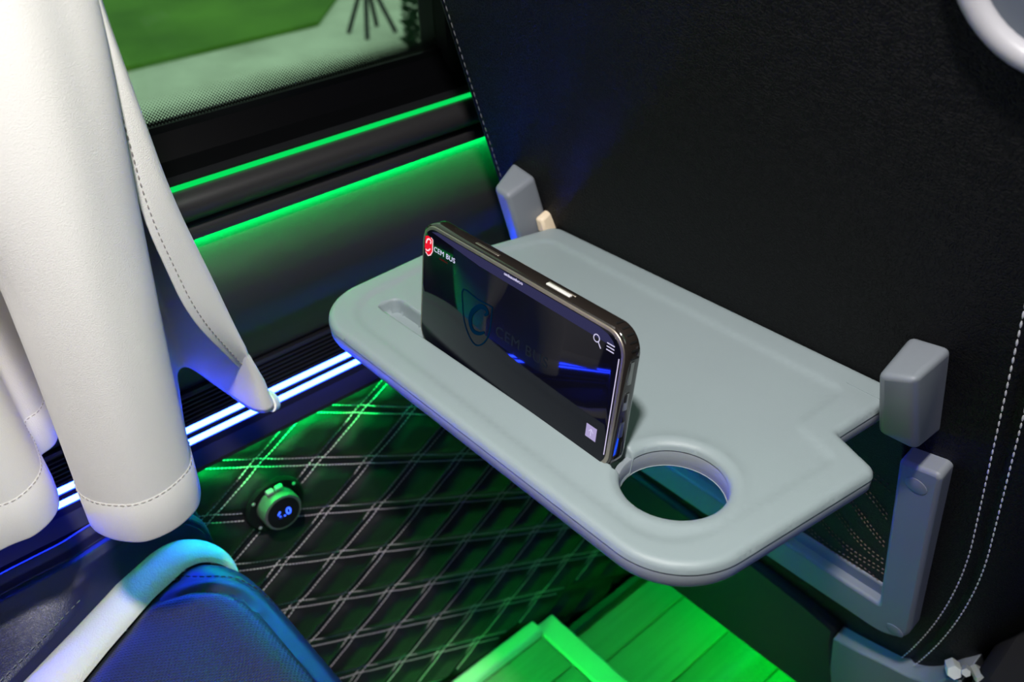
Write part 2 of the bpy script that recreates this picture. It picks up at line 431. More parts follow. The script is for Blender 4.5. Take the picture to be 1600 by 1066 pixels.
link('light_strip', extrude_profile([(-.5990, -.4993), (-.5940, -.4991), (-.5940, -.4996), (-.5990, -.4999)], .15, Y1, True), glow('green_led_rail', (0, 1, .12), 140), wall, label='green light strip under the rail')

# quilted panel: diamonds 111 x 66 mm with double stitching
def ab(y, z):
    u = (y - .1985) / .0555; v = (z + .5345) / .0328; return (u + v) / 2, (u - v) / 2
def yz(a, b): return .1985 + (a + b) * .0555, -.5345 + (a - b) * .0328
def puff(y, z):
    a, b = ab(y, z); da = abs(a - np.round(a)); db = abs(b - np.round(b))
    fa = sm(da, .045, .30); fb = sm(db, .045, .30)
    return (-.6085 + .0085 * (fa * fb) ** .55) + .0004 * noise.noise(Vector((y * 40, z * 40, 0)))
QY0, QY1, QZ0, QZ1 = -.35, 1.25, -1.10, -.5005
bmq = grid_mesh(lambda i, j: (puff(QY0 + (QY1 - QY0) * i, QZ1 + (QZ0 - QZ1) * j), QY0 + (QY1 - QY0) * i, QZ1 + (QZ0 - QZ1) * j), 500, 190)
link('quilted_panel', bmq, M['quilt'], wall, auto=0)
lines = []
for k in range(-12, 24):
    for s in (-.072, .072):
        for fam in (0, 1):
            ln = []
            for t in np.arange(-24, 24, .03):
                a, b = (k + s, t) if fam == 0 else (t, k + s)
                y, z = yz(a, b)
                if .02 < y < .95 and -1.02 < z < -.502 and (fam == 0 or abs(t - round(t)) > .03):
                    if math.hypot(y - .203, z + .585) < .029: 
                        if len(ln) > 1: lines.append(ln)
                        ln = []; continue
                    ln.append((puff(y, z) + .0004, y, z))
            if len(ln) > 1: lines.append(ln)
link('stitching', dashes(lines, .0031, .0013, .0006, up=(1, 0, 0)), M['stitch'], wall, kind='stuff')

# ---- window
win = link('window_1', box_bm(-.672, -.652, Y0, .475, .42, .46), M['black_matte'], kind='structure', smooth=False)
glz0 = -.2345
me = box_bm(-.664, -.660, Y0, .488, glz0, .43)
gp = link('window_pane', me, M['glass'], None, smooth=False, origin=(-.66, 0, glz0)); gp.parent = win
gp.location = gp.location - win.location; gp['label'] = 'green tinted pane with a dotted black border'
link('pillar', box_bm(-.69, -.640, .474, .62, -.262, .46), M['black_matte'], win, bevel=.006)
link('pane_seal', box_bm(-.668, -.655, Y0, .48, -.245, glz0), M['black_gloss'], win, smooth=False)
link('wall_left_upper', box_bm(-.69, -.63, Y0, Y1, .45, 1.0), M['lining'], wall, smooth=False)
link('wall_left_front', box_bm(-.69, -.64, .61, Y1, -.262, .46), M['lining'], wall, smooth=False)
link('ceiling', box_bm(-.69, 1.72, Y0, Y1, .98, 1.03), M['lining'], kind='structure', smooth=False)
link('wall_right', box_bm(1.62, 1.70, Y0, Y1, -1.12, .98), M['lining'], kind='structure', smooth=False)
link('wall_back', box_bm(-.69, 1.72, Y0 - .05, Y0, -1.12, .98), M['lining'], kind='structure', smooth=False)
link('wall_front', box_bm(-.69, 1.72, Y1, Y1 + .05, -1.12, .98), M['lining'], kind='structure', smooth=False)

# ---- outside
GZ = -2.3
pav = link('pavement', box_bm(-8.0, -1.2, -12, 16, GZ - .15, GZ), M['concrete'], smooth=False, kind='structure')
tag(pav, 'pale concrete pavement outside the window')
lawn = pydata('lawn', [(-40, -14, GZ + .04), (-7.9, -14, GZ + .04), (-7.9, 4.27, GZ + .04), (-8.65, 4.95, GZ + .04), (-13, 6.6, GZ + .04), (-40, 10, GZ + .04),
                       (-40, -14, GZ - .15), (-7.9, -14, GZ - .15), (-7.9, 4.27, GZ - .15), (-8.65, 4.95, GZ - .15), (-13, 6.6, GZ - .15), (-40, 10, GZ - .15)],
              [(0, 1, 2, 3, 4, 5), (0, 6, 7, 1), (1, 7, 8, 2), (2, 8, 9, 3), (3, 9, 10, 4), (4, 10, 11, 5)])
tag(link('lawn', lawn, M['grass'], smooth=False, kind='stuff'), 'bright green lawn beyond the pavement outside', 'grass')
tag(link('path', box_bm(-40, -8.0, 4, 30, GZ - .15, GZ), M['concrete'], smooth=False, kind='structure'), 'pale concrete path running away beside the lawn')
# wrought-iron plant stand
ps = root('plant_stand', (-7.3, 4.5, GZ), 'dark iron plant stand on the pavement outside the window', 'plant stand')
for k, (dx, dy) in enumerate(((-.16, -.16), (.16, -.16), (.16, .16), (-.16, .16))):
    link('leg', tube([(-7.3 + dx, 4.5 + dy, GZ), (-7.3 + dx * .15, 4.5 + dy * .15, GZ + .45), (-7.3 + dx * .8, 4.5 + dy * .8, GZ + .95)], .022, 6), M['iron'], ps)
link('ring', tube([(-7.3 + .17 * math.cos(a), 4.5 + .17 * math.sin(a), GZ + .95) for a in np.linspace(0, 2 * PI, 20, endpoint=False)], .02, 6, True), M['iron'], ps)
link('bowl', lathe([(.02, 0), (.16, .04), (.22, .14), (.21, .16)], (-7.3, 4.5, GZ + .9), (0, 0, 1), 20), M['iron'], ps)
# dense dark shrub
sh = root('evergreen_shrub', (-6.35, 4.55, GZ), 'tall dark green columnar shrub outside beside the window pillar', 'shrub')
link('stem', tube([(-6.35, 4.55, GZ), (-6.35, 4.55, GZ + 1.6)], .03, 8), M['iron'], sh)
vs = []; fs = []
for k in range(2600):
    a = random.uniform(0, 2 * PI); h = random.uniform(.02, 2.1); r = .26 * (1 - .25 * h / 2.1) * math.sqrt(random.uniform(.35, 1))
    c = Vector((-6.35 + r * math.cos(a), 4.55 + r * math.sin(a), GZ + h)); i = len(vs)
    d = Vector((math.cos(a), math.sin(a), random.uniform(.3, 1.2))).normalized() * random.uniform(.05, .09); s = d.cross(Vector((random.random(), random.random(), .3))).normalized() * .018
    vs += [c - s, c + d * .5 - s * 1.3, c + d, c + d * .5 + s * 1.3, c + s]; fs.append((i, i + 1, i + 2, i + 3, i + 4))
link('foliage', pydata('f', vs, fs), M['leaf'], sh, smooth=False, kind='stuff')

# ================================================================== FRONT SEAT (seen from behind)
def ybp(z): return .339 - .30 * z            # rear face of the backrest leans towards the viewer
LEAN = Vector((0, -.30, 1)).normalized(); BN = Vector((0, -1, -.30)).normalized()   # up along the backrest, outward normal
seat = root('passenger_seat', (-.32, .75, -1.12), 'black leather seat whose back carries the fold-down grey tray', 'seat')
# backrest shell: parameters u across, v down
def xr(z): return -.106 - (.0 if z > -.44 else .040 * ((-.44 - z) / .24) ** 1.8)
def xl(z): return -.64 - xr(z) + .112 - .006       # left side
def back_pt(u, v):
    z = .30 - v * 1.0
    R_, L_ = xr(z), -.5275 + (0 if z > -.44 else .035 * ((-.44 - z) / .24) ** 1.8)
    # cross-section: 0..1 -> left wrap, flat, right wrap
    if u < .16:
        t = 1 - u / .16; a = t * PI * .62; r = .030; xx = L_ - r * math.sin(a) * .62 - .0008; yy = r * (1 - math.cos(a)) * 1.5 + .0008
        if t < .06: yy += 0
    elif u > .80:
        t = (u - .80) / .20; a = t * PI * .62; r = .052; xx = R_ + r * math.sin(a) * .85; yy = r * (1 - math.cos(a)) * 1.2
    else:
        t = (u - .16) / .64; xx = L_ + (R_ - L_) * t; yy = -.0030 * math.sin(PI * t) ** .6
    dR = abs(xx - R_ - .0005); yy += .0028 * math.exp(-(dR / .0022) ** 2)
    dL = abs(xx - L_); yy += .0018 * math.exp(-(dL / .0018) ** 2)
    yb = yy
    if z < -.60: yb += .03 * ((-.60 - z) / .1) ** 2 * .35
    return (xx, ybp(z) + yb, z)
link('backrest', grid_mesh(lambda a, b: back_pt(a, b), 260, 110), M['leather_black'], seat, auto=0)
link('seat_shell', hexa([(-.515, ybp(-.70) + .05, -.70), (-.12, ybp(-.70) + .05, -.70), (-.12, ybp(-.70) + .12, -.70), (-.515, ybp(-.70) + .12, -.70),
                         (-.50, ybp(.29) + .055, .29), (-.12, ybp(.29) + .055, .29), (-.12, ybp(.29) + .13, .29), (-.50, ybp(.29) + .13, .29)]), M['black_matte'], seat, bevel=.02)
def on_back(x, z, off): return Vector((x, ybp(z), z)) + BN * off
# stitch lines
def sl(dx, z0=.28, z1=-.665): return [on_back(xr(z) + dx, z, .0006) for z in np.linspace(z0, z1, 120)]
link('stitching', dashes([sl(-.0052), sl(.0056)], .0050, .0011, .0016, up=tuple(BN)), M['stitch_white'], seat, kind='stuff', label='white double stitching')
link('stitching', dashes([[on_back(-.5275 + (0 if z > -.44 else .035 * ((-.44 - z) / .24) ** 1.8) + .0035, z, .0006) for z in np.linspace(.28, -.665, 120)]], .0042, .0009, .0022, up=tuple(BN)), M['stitch_dim'], seat, kind='stuff', label='dim grey stitching')
# lower rear covers
cov = catmull([(-.45, -.642), (-.40, -.652), (-.32, -.668), (-.24, -.684), (-.208, -.692)], 5)
def plate(outline, off0, off1):
    """closed (x,z) outline turned into a slab standing off the backrest plane"""
    n = len(outline); vs = [on_back(x, z, off1) for x, z in outline] + [on_back(x, z, off0) for x, z in outline]
    fs = [tuple(range(n))] + [tuple(range(n, 2 * n))[::-1]] + [(i, i + n, (i + 1) % n + n, (i + 1) % n) for i in range(n)]
    me = pydata('pl', vs, fs); bm = bmesh.new(); bm.from_mesh(me); bpy.data.meshes.remove(me); bmesh.ops.recalc_face_normals(bm, faces=bm.faces); return bm
link('rear_cover', plate([(-.52, -.652), (-.40, -.657), (-.32, -.664), (-.24, -.677), (-.206, -.688), (-.209, -.72), (-.206, -.86), (-.21, -.872), (-.50, -.872), (-.52, -.86)], -.03, .006), M['cover_dark'], seat, bevel=.004)
link('corner_cover', plate([tuple(p) for p in catmull([(-.2055, -.693), (-.180, -.684), (-.155, -.673), (-.135, -.6655), (-.122, -.655), (-.112, -.640), (-.104, -.622), (-.094, -.612)], 4)] + [(-.092, -.66), (-.10, -.86), (-.2045, -.865), (-.2085, -.76)], -.03, .010), M['frame_grey'], seat, bevel=.003, label='grey corner cover')
# black pocket panel with wavy stitching inside the frame
link('pocket_panel', plate([(-.47, -.36), (-.16, -.36), (-.155, -.60), (-.47, -.60)], -.004, .0045), M['leather_side'], seat, bevel=.002)
pl_lines = []
for k in range(9):
    zz = -.36 - .026 * k
    for d in (0, .006):
        pl_lines.append([on_back(x, zz - d + .010 * math.sin((x + .30) * 60 + k * 1.3) - .55 * (x + .30), .0050) for x in np.linspace(-.31, -.166, 40)])
pl_lines = [[p for p in l if p.z < -.37 and p.z > -.595] for l in pl_lines]
link('stitching', dashes([l for l in pl_lines if len(l) > 2], .0022, .0009, .0016, up=tuple(BN)), M['stitch_brown'], seat, kind='stuff', label='dull brown wavy stitching')
# grey U-shaped pocket frame
fo = rounded_poly([(-.508, -.375, .004), (-.478, -.375, .004), (-.478, -.5675, .004), (-.1625, -.5675, .003), (-.1575, -.376, .004), (-.1305, -.3705, .004), (-.137, -.6105, .034), (-.503, -.6105, .034)], .004)
link('pocket_frame', plate([tuple(p) for p in fo], -.002, .0150), M['frame_grey'], seat, bevel=.0028, seg=3, auto=40)
for cx_, cz_ in ((-.1475, -.590), (-.1450, -.392)):
    link('screw_cap', lathe([(.0072, 0), (.0072, .0004), (.0066, .0006)], on_back(cx_, cz_, .0149), tuple(BN), 24), M['frame_grey'], seat)
link('pocket_ledge', plate([(-.475, -.571), (-.164, -.571), (-.163, -.552), (-.475, -.552)], -.001, .0065), M['frame_grey'], seat, bevel=.002)
# grab handle at the upper right
def hp(a, rx, rz): return (-.108 + rx * math.copysign(abs(math.cos(a)) ** .85, math.cos(a)), -.046 + rz * math.copysign(abs(math.sin(a)) ** .85, math.sin(a)))
ring = [on_back(*hp(a, .0525, .0645), .006) for a in np.linspace(0, 2 * PI, 64, endpoint=False)]
link('grab_handle', tube(ring, .0050, 12, True), M['handle'], seat)
link('handle_recess', plate([hp(a, .049, .061) for a in np.linspace(0, 2 * PI, 48, endpoint=False)], -.002, .0035), M['handle_cup'], seat)
# seat pan and pedestal
link('seat_pan', box_bm(-.50, -.12, .66, 1.10, -.80, -.68), M['black_matte'], seat, bevel=.02)
link('pedestal', box_bm(-.16, -.08, .68, 1.0, -1.12, -.80), M['black_matte'], seat, bevel=.01)
# armrest hinge with bolts at the lower right
link('hinge_bracket', hexa([(-.088, .50, -.86), (.08, .50, -.86), (.08, .80, -.86), (-.088, .80, -.86), (-.088, .505, -.60), (.08, .505, -.60), (.08, .72, -.45), (-.088, .72, -.45)]), M['black_matte'], seat, bevel=.01)  # black block enlarged to hide lit floor and keep the corner dark
def bolt(c, ax, r, h, m=M['chrome']):
    b = link('bolt', lathe([(r * .6, -h), (r, -h * .9), (r, 0), (r * .9, h * .12)], c, ax, 6), m, seat, auto=20)
bolt((-.1010, .5130, -.6100), (.35, -.75, .55), .0060, .0180)
bolt((-.0930, .5100, -.5990), (.2, -.7, .6), .0036, .0160, M['steel'])
bolt((-.0830, .5130, -.6000), (.5, -.7, .4), .0042, .0170, M['steel'])

# ================================================================== FOLDING TRAY
tray = root('tray_table', (-.32, .44, -.345), 'grey plastic fold-down tray with cup hole and phone slot', 'tray table')
TZ = -.330
outline = rounded_poly([(-.5000, .2258, .045), (-.1585, .2250, .046), (-.1400, .3655, .0075), (-.1712, .3772, .0022), (-.1655, .4375, .004), (-.466, .4375, .012), (-.4800, .3760, .003), (-.5065, .3670, .009)], .0022)
hole_c = np.array((-.2100, .2822))
def fit_hole():
    w = np.array([(math.cos(a), math.sin(a)) for a in np.linspace(0, 2 * PI, 72, endpoint=False)])
    A = np.array((.8794, .4760)); B = np.array((-.4760, .8794))
    return hole_c + w[:, :1] * A * .0292 + w[:, 1:] * B * .0274
hole = fit_hole()
slot = rounded_poly([(-.4665, .2643, .0035), (-.2335, .2655, .003), (-.2345, .2815, .003), (-.4665, .2805, .0060)], .0022)
recess = rounded_poly([(-.480, .2425, .035), (-.176, .2385, .032), (-.160, .3560, .006), (-.192, .366, .010), (-.190, .4125, .008), (-.452, .4160, .010), (-.468, .372, .008), (-.490, .362, .010)], .004)
def offset_pts(loop, d):
    A = np.roll(loop, 1, 0); B = np.roll(loop, -1, 0); t = B - A; t /= np.linalg.norm(t, axis=1)[:, None]; n = np.stack([-t[:, 1], t[:, 0]], 1)
    area2 = np.sum(loop[:, 0] * np.roll(loop[:, 1], -1) - np.roll(loop[:, 0], -1) * loop[:, 1])
    if area2 < 0: n = -n
    P = loop + n * d; s = sdf(P, loop)
    return P[np.abs(np.abs(s) - abs(d)) < .06 * abs(d) + 1e-5]
loops = [outline, hole, slot]; pts = []; edges = []
for lp in loops:
    i0 = len(pts); pts += [tuple(p) for p in lp]; n = len(lp); edges += [(i0 + i, i0 + (i + 1) % n) for i in range(n)]
extra = []
for d in (.0005, .0011, .0019, .0029, .0041, .0053, .0068): extra.append(offset_pts(outline, d))
for d in (-.0005, -.0012, -.0022, -.0034, -.0046, -.006, -.008): extra.append(offset_pts(hole, d))
for d in (-.0004, -.0009, -.0016, .0003, .0007, .0012, .002, .0035): extra.append(offset_pts(slot, d))
for d in (-.0045, -.003, -.0015, .0001, .0015, .003, .0045): extra.append(offset_pts(recess, d))
gx, gy = np.meshgrid(np.arange(-.51, -.135, .004), np.arange(.222, .442, .004)); extra.append(np.stack([gx.ravel(), gy.ravel()], 1))
E = np.concatenate(extra); so = sdf(E, outline); sh_ = -sdf(E, hole)
E = E[(so > .0003) & (sh_ > .0003)]
# thin out near-duplicates
key = {}
keep = []
for p in E:
    k = (int(p[0] / .0005), int(p[1] / .0005))
    if k in key: continue
    key[k] = 1; keep.append(tuple(p))
pts += keep
res = delaunay_2d_cdt([Vector(p) for p in pts], edges, [], 0, 1e-6)
rv = np.array([tuple(v) for v in res[0]]); rf = res[2]
so = sdf(rv, outline); shh = -sdf(rv, hole); ss = sdf(rv, slot); sr = sdf(rv, recess)
def fillet(d, r): d = np.clip(d, 0, r); return r - np.sqrt(np.maximum(r * r - (r - d) ** 2, 0))
zz = TZ - fillet(so, .0052) - .0013 * sm(sr, -.0035, .0035) - fillet(shh, .0044) + .0009 * np.exp(-((shh - .0065) / .0025) ** 2)
zz -= fillet(np.where(ss < 0, -ss, 0), .0012) * (ss < 0) + (ss >= 0) * (.0012 + .0098 * sm(ss, -.0003, .0013))
cent = np.array([rv[list(f)].mean(0) for f in rf]); ok = (sdf(cent, outline) > 0) & (sdf(cent, hole) < 0)
vs = [(p[0], p[1], z) for p, z in zip(rv, zz)]
me = pydata('tray', vs, [f for f, k in zip(rf, ok) if k])
bm = bmesh.new(); bm.from_mesh(me); bmesh.ops.delete(bm, geom=[v for v in bm.verts if not v.link_faces], context='VERTS')
for f in bm.faces:
    if f.normal.z < 0: f.normal_flip()
link('tray_top', bm, M['tray'], tray, auto=70)
# lower shell with its own rim round the cup hole
def ring_wall(loop, zs, offs):
    n = len(loop); vs = []; fs = []
    for z, d in zip(zs, offs):
        A = np.roll(loop, 1, 0); B = np.roll(loop, -1, 0); t = B - A; t /= np.linalg.norm(t, axis=1)[:, None]; nn = np.stack([-t[:, 1], t[:, 0]], 1)
        a2 = np.sum(loop[:, 0] * np.roll(loop[:, 1], -1) - np.roll(loop[:, 0], -1) * loop[:, 1])
        if a2 < 0: nn = -nn
        P = loop + nn * d; vs += [(p[0], p[1], z) for p in P]
    for r in range(len(zs) - 1):
        for i in range(n):
            a = r * n + i; b = r * n + (i + 1) % n; fs.append((a, b, b + n, a + n))
    return vs, fs
v1, f1 = ring_wall(outline, [-.3362, -.3362, -.3372, -.3430, -.3455, -.3470, -.3473], [.0030, .0006, .0002, .0004, .0016, .0042, .0075])
v2, f2 = ring_wall(hole, [-.3363, -.3363, -.3369, -.3450, -.3473], [-.0040, -.0008, -.0003, -.0004, -.0006])
k = len(v1); me = pydata('sh', v1 + v2, f1 + [tuple(i + k for i in f) for f in f2])
bm = bmesh.new(); bm.from_mesh(me); bmesh.ops.recalc_face_normals(bm, faces=bm.faces)
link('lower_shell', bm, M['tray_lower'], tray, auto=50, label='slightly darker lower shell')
# underside plate
pu = [tuple(p) for p in outline[::2]]; n1 = len(pu); hu = [tuple(p) for p in hole[::2]]
inner = rounded_poly([(-.4950, .2318, .040), (-.1645, .2310, .041), (-.1465, .3615, .003), (-.1770, .3735, .001), (-.1720, .4320, .002), (-.462, .4320, .008), (-.4760, .3730, .003), (-.5010, .3620, .006)], .004)
p2 = [tuple(p) for p in inner]; e2 = [(i, (i + 1) % len(p2)) for i in range(len(p2))]; i0 = len(p2); p2 += hu; e2 += [(i0 + i, i0 + (i + 1) % len(hu)) for i in range(len(hu))]
r2 = delaunay_2d_cdt([Vector(p) for p in p2], e2, [], 0, 1e-6); a2 = np.array([tuple(v) for v in r2[0]])
c2 = np.array([a2[list(f)].mean(0) for f in r2[2]]); ok2 = (sdf(c2, inner) > 0) & (sdf(c2, hole) < 0)
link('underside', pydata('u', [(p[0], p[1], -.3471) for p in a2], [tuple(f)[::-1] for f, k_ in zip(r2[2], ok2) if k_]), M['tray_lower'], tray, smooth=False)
# inlay near the right hinge
inl = rounded_poly([(-.1945, .4195, .003), (-.168, .4195, .001), (-.168, .4285, .001), (-.1945, .4285, .003)], .001)
bm = bmesh.new(); lo = [bm.verts.new((p[0], p[1], TZ - .0006)) for p in inl]; hi = [bm.verts.new((p[0], p[1], TZ + .00025)) for p in inl]
bm.faces.new(hi)
for i in range(len(lo)): bm.faces.new((lo[i], lo[(i + 1) % len(lo)], hi[(i + 1) % len(lo)], hi[i]))
link('latch_inlay', bm, M['tray'], tray)
# hinge brackets
br = hexa([(-.4930, .4150, -.3620), (-.4755, .4150, -.3640), (-.4755, .4480, -.3620), (-.5030, .4480, -.3600), (-.4915, .3945, -.2912), (-.4750, .3950, -.2945), (-.4745, .4240, -.2862), (-.5010, .4240, -.2810)])
link('hinge_bracket', br, M['frame_grey'], tray, bevel=.0042, seg=4, auto=80)
br = hexa([(-.1635, .4080, -.3440), (-.1420, .4160, -.3500), (-.1418, .4480, -.3520), (-.1650, .4450, -.3460), (-.1622, .3860, -.2895), (-.1420, .3860, -.2820), (-.1415, .4225, -.2790), (-.1650, .4225, -.2820)])
link('hinge_bracket', br, M['frame_grey'], tray, bevel=.0042, seg=4, auto=80)
link('hinge_pivot', hexa([(-.4748, .425, -.335), (-.4655, .425, -.335), (-.4655, .440, -.335), (-.4748, .440, -.335), (-.4748, .422, -.322), (-.4680, .424, -.322), (-.4680, .436, -.3175), (-.4748, .434, -.3175)]), M['ivory'], tray, bevel=.002, label='ivory hinge block')
link('hinge_pivot', box_bm(-.169, -.160, .425, .440, -.342, -.334), M['ivory'], tray, bevel=.002)

# ================================================================== SMARTPHONE
O = Vector((-.4207, .2661, -.3393)); yaw, lean = -.0204, .1472; PL, PH, PT = .1806, .0897, .0112
U = Vector((math.cos(yaw), math.sin(yaw), 0)); nh = Vector((-math.sin(yaw), math.cos(yaw), 0))
W = (Vector((0, 0, 1)) * math.cos(lean) + nh * math.sin(lean)).normalized(); NB = U.cross(W) * -1
if NB.y < 0: NB = -NB
NF = -NB
phone = root('smartphone', tuple(O + U * PL / 2), 'smartphone in a smoky case standing sideways in the tray slot', 'phone')
def slab(x0, x1, z0, z1, r, d0, d1, n=10, bm=None, edge=0):
    """rounded rectangle between depths d0 (front) and d1 (back) behind the front plane"""
    lp = []
    for cx, cz, a0 in ((x1 - r, z1 - r, 0), (x0 + r, z1 - r, PI / 2), (x0 + r, z0 + r, PI), (x1 - r, z0 + r, 1.5 * PI)):
        for k in range(n + 1): a = a0 + PI / 2 * k / n; lp.append((cx, cz, math.cos(a), math.sin(a), r))
    prof = [(d0, -edge), (d0 + edge * .3, -edge * .3), (d0 + edge, 0), (d1 - edge, 0), (d1 - edge * .3, -edge * .3), (d1, -edge)] if edge else [(d0, 0), (d1, 0)]
    vs = []; fs = []; m = len(lp)
    for d, e in prof:
        for cx, cz, c, s, rr in lp: vs.append(O + U * (cx + c * (rr + e)) + W * (cz + s * (rr + e)) + NB * d)
    for q in range(len(prof) - 1):
        for i in range(m): fs.append((q * m + i, q * m + (i + 1) % m, (q + 1) * m + (i + 1) % m, (q + 1) * m + i))
    fs.append(tuple(range(m))); fs.append(tuple(range((len(prof) - 1) * m, len(prof) * m))[::-1])
    me = pydata('sl', vs, fs); b = bmesh.new(); b.from_mesh(me); bpy.data.meshes.remove(me); bmesh.ops.recalc_face_normals(b, faces=b.faces); return b
link('case', slab(0, PL, 0, PH, .0150, .0004, PT, edge=.0016), M['case'], phone, auto=50)
link('frame', slab(.0014, PL - .0014, .0014, PH - .0014, .0138, -.0002, .004, edge=.0008), M['bronze'], phone, auto=50)
link('screen', slab(.0036, PL - .0036, .0036, PH - .0036, .0118, -.0006, .003, edge=.0002), M['screen'], phone, auto=50)
FRM = (O, U, W, NF); D0 = .0007
def flat(name, poly, material, off=D0, label=None, parent=None):
    vs = [O + U * a + W * b + NF * off for a, b in poly]; bm = bmesh.new(); f = bm.faces.new([bm.verts.new(v) for v in vs])
    bmesh.ops.triangulate(bm, faces=[f]); return link(name, bm, material, parent or phone, smooth=False, label=label)
def stroke(name, pl_, w, material, off=D0 + .0001, label=None, close=False, parent=None):
    vs = []; fs = []; m = len(pl_)
    for i, p in enumerate(pl_):
        a = np.array(pl_[(i - 1) % m if close else max(i - 1, 0)]); b = np.array(pl_[(i + 1) % m if close else min(i + 1, m - 1)]); t = b - a; t = t / max(np.linalg.norm(t), 1e-9)
        ww = w[i] if isinstance(w, (list, tuple)) else w
        for s in (-.5, .5):
            q = (p[0] - t[1] * ww * s, p[1] + t[0] * ww * s); vs.append(O + U * q[0] + W * q[1] + NF * off)
    for i in range(m if close else m - 1): j = (i + 1) % m; fs.append((2 * i, 2 * i + 1, 2 * j + 1, 2 * j))
    return link(name, pydata('k', vs, fs), material, parent or phone, smooth=False, label=label)
G = lambda n, c, s=1: glow(n, c, s)
g_white = G('screen_white', (.72, .68, .95)); g_red = G('screen_red', (.85, .01, .03)); g_pink = G('screen_pink', (1, .70, .76)); g_bar = G('screen_bar', (.030, .030, .085))
g_btn = G('screen_lilac', (.42, .36, .62)); g_dim = G('screen_dim', (.0, .013, .035)); g_deepred = G('screen_deep_red', (.10, .005, .005)); g_blueish = G('screen_grey', (.010, .014, .022))
scr = [c for c in COL.objects if c.name.startswith('screen')][0]
flat('toolbar', [(.018, .0858), (.0115, .0840), (.060, .0800), (.1725, .0790), (.1705, .0820), (.1665, .0845), (.160, .0858)], g_bar, .00065, parent=scr)
shp = [(.0050, .0790), (.0080, .0802), (.0128, .0795), (.0131, .0760), (.0131, .0712), (.0112, .0682), (.0085, .0668), (.0055, .0688), (.0045, .0712)]
flat('shield_logo', shp, g_red, .00068, 'red shield logo', scr)
stroke('shield_outline', [(.0112, .0800), (.0131, .0792), (.0131, .0712), (.0112, .0682), (.0085, .0668), (.0058, .0684)], .0008, g_pink, parent=scr)
cl = catmull([(.0106, .0757), (.0112, .0775), (.0095, .0784), (.0072, .0772), (.0062, .0745)], 5); stroke('letter', [tuple(p) for p in cl], .0011, g_pink, parent=scr)
cl = catmull([(.0058, .0702), (.0080, .0700), (.0108, .0722)], 5); stroke('letter', [tuple(p) for p in cl], .0010, g_pink, parent=scr)
text_obj('lettering', 'CEM BUS', .0047, g_white, scr, FRM, .0143, .0722, D0, 1.05, 1.15)
text_obj('lettering', 'comfort', .0022, g_deepred, scr, FRM, .0205, .0690, D0, 1.2)
text_obj('lettering', 'cembusconfort.ro', .0026, g_white, scr, FRM, .0826, .0838, D0, .95, .92, fatten=.00003)
big = [(.0462, .0590), (.0605, .0583), (.0738, .0590), (.0745, .0570), (.0742, .0460), (.0722, .0370), (.0672, .0300), (.0610, .0268), (.0545, .0300), (.0488, .0380), (.0464, .0480)]
stroke('shield_outline', [tuple(p) for p in catmull(big, 3, True)], .0009, g_dim, close=True, label='dim blue shield outline', parent=scr)
cb = [tuple(p) for p in catmull([(.0680, .0505), (.0706, .0535), (.0680, .0556), (.0625, .0540), (.0560, .0470), (.0548, .0400), (.0580, .0355), (.0640, .0362), (.0690, .0395)], 6)]
stroke('letter', cb, [.0012 + .0022 * math.sin(PI * i / (len(cb) - 1)) ** .7 for i in range(len(cb))], g_dim, label='dim blue letter C', parent=scr)
text_obj('lettering', 'CEM BUS', .0098, g_blueish, scr, FRM, .0790, .0425, D0, 1.12, 1.1, label='faint grey lettering')
# icons
a0 = (.1592, .0787); stroke('search_icon', [(a0[0] + .0021 * math.cos(t), a0[1] + .0021 * math.sin(t)) for t in np.linspace(0, 2 * PI, 20, endpoint=False)], .00055, g_white, close=True, parent=scr)
stroke('search_icon', [(a0[0] + .0015, a0[1] - .0016), (a0[0] + .0038, a0[1] - .0045)], .0006, g_white, parent=scr)
for k in range(3): stroke('menu_icon', [(.1668, .0797 - .0019 * k), (.1722, .0797 - .0019 * k)], .0006, g_white, parent=scr)
flat('scroll_button', [(.1608, .0178), (.1688, .0178), (.1688, .0262), (.1608, .0262)], g_btn, .00068, 'lilac button with an upward arrow', scr)
stroke('arrow', [(.1648, .0195), (.1648, .0240)], .0004, g_white, parent=scr); stroke('arrow', [(.1631, .0222), (.1648, .0241), (.1665, .0222)], .0004, g_white, parent=scr)
stroke('edge_line', [(.1762, .0140), (.1762, .0745)], .0006, G('edge_white', (.75, .68, .95)), label='bright line along the screen edge', parent=scr)
# buttons on the upper edge (depths measured from the front plane)
def edge_box(u0, u1, d0, d1, h, m, name, bev=.0006, label=None):
    vs = [O + U * a + W * (PH + c) + NB * b for c in (-.001, h) for a, b in ((u0, d0), (u1, d0), (u1, d1), (u0, d1))]
    link(name, hexa(vs), m, phone, bevel=bev, label=label)
edge_box(.1135, .1325, .0030, .0056, .0009, mat('polished_button', (.80, .78, .74), .45, .2), 'power_button', label='bright metal power button')
edge_box(.1120, .1340, .0062, .0078, .0003, M['bronze'], 'button_recess')
edge_box(.0490, .0710, .0040, .0062, .0003, M['bronze'], 'camera_button', .0004)
def end_box(w0, w1, d0, d1, h, m, name, bev=.0006):
    vs = [O + U * (PL + c) + W * a + NB * b for c in (-.001, h) for a, b in ((w0, d0), (w1, d0), (w1, d1), (w0, d1))]
    link(name, hexa(vs), m, phone, bevel=bev)
m_slot = mat('port_metal', (.35, .34, .33), .3, 1); m_hole = mat('port_hole', (.002, .002, .002), .6)
for w0, w1 in ((.0590, .0735), (.0430, .0545), (.0255, .0360)):
    end_box(w0, w1, .0032, .0068, .0003, m_slot, 'port_cutout', .001)
end_box(.0485, .0535, .0034, .0050, .0006, m_hole, 'charging_port', .0003)
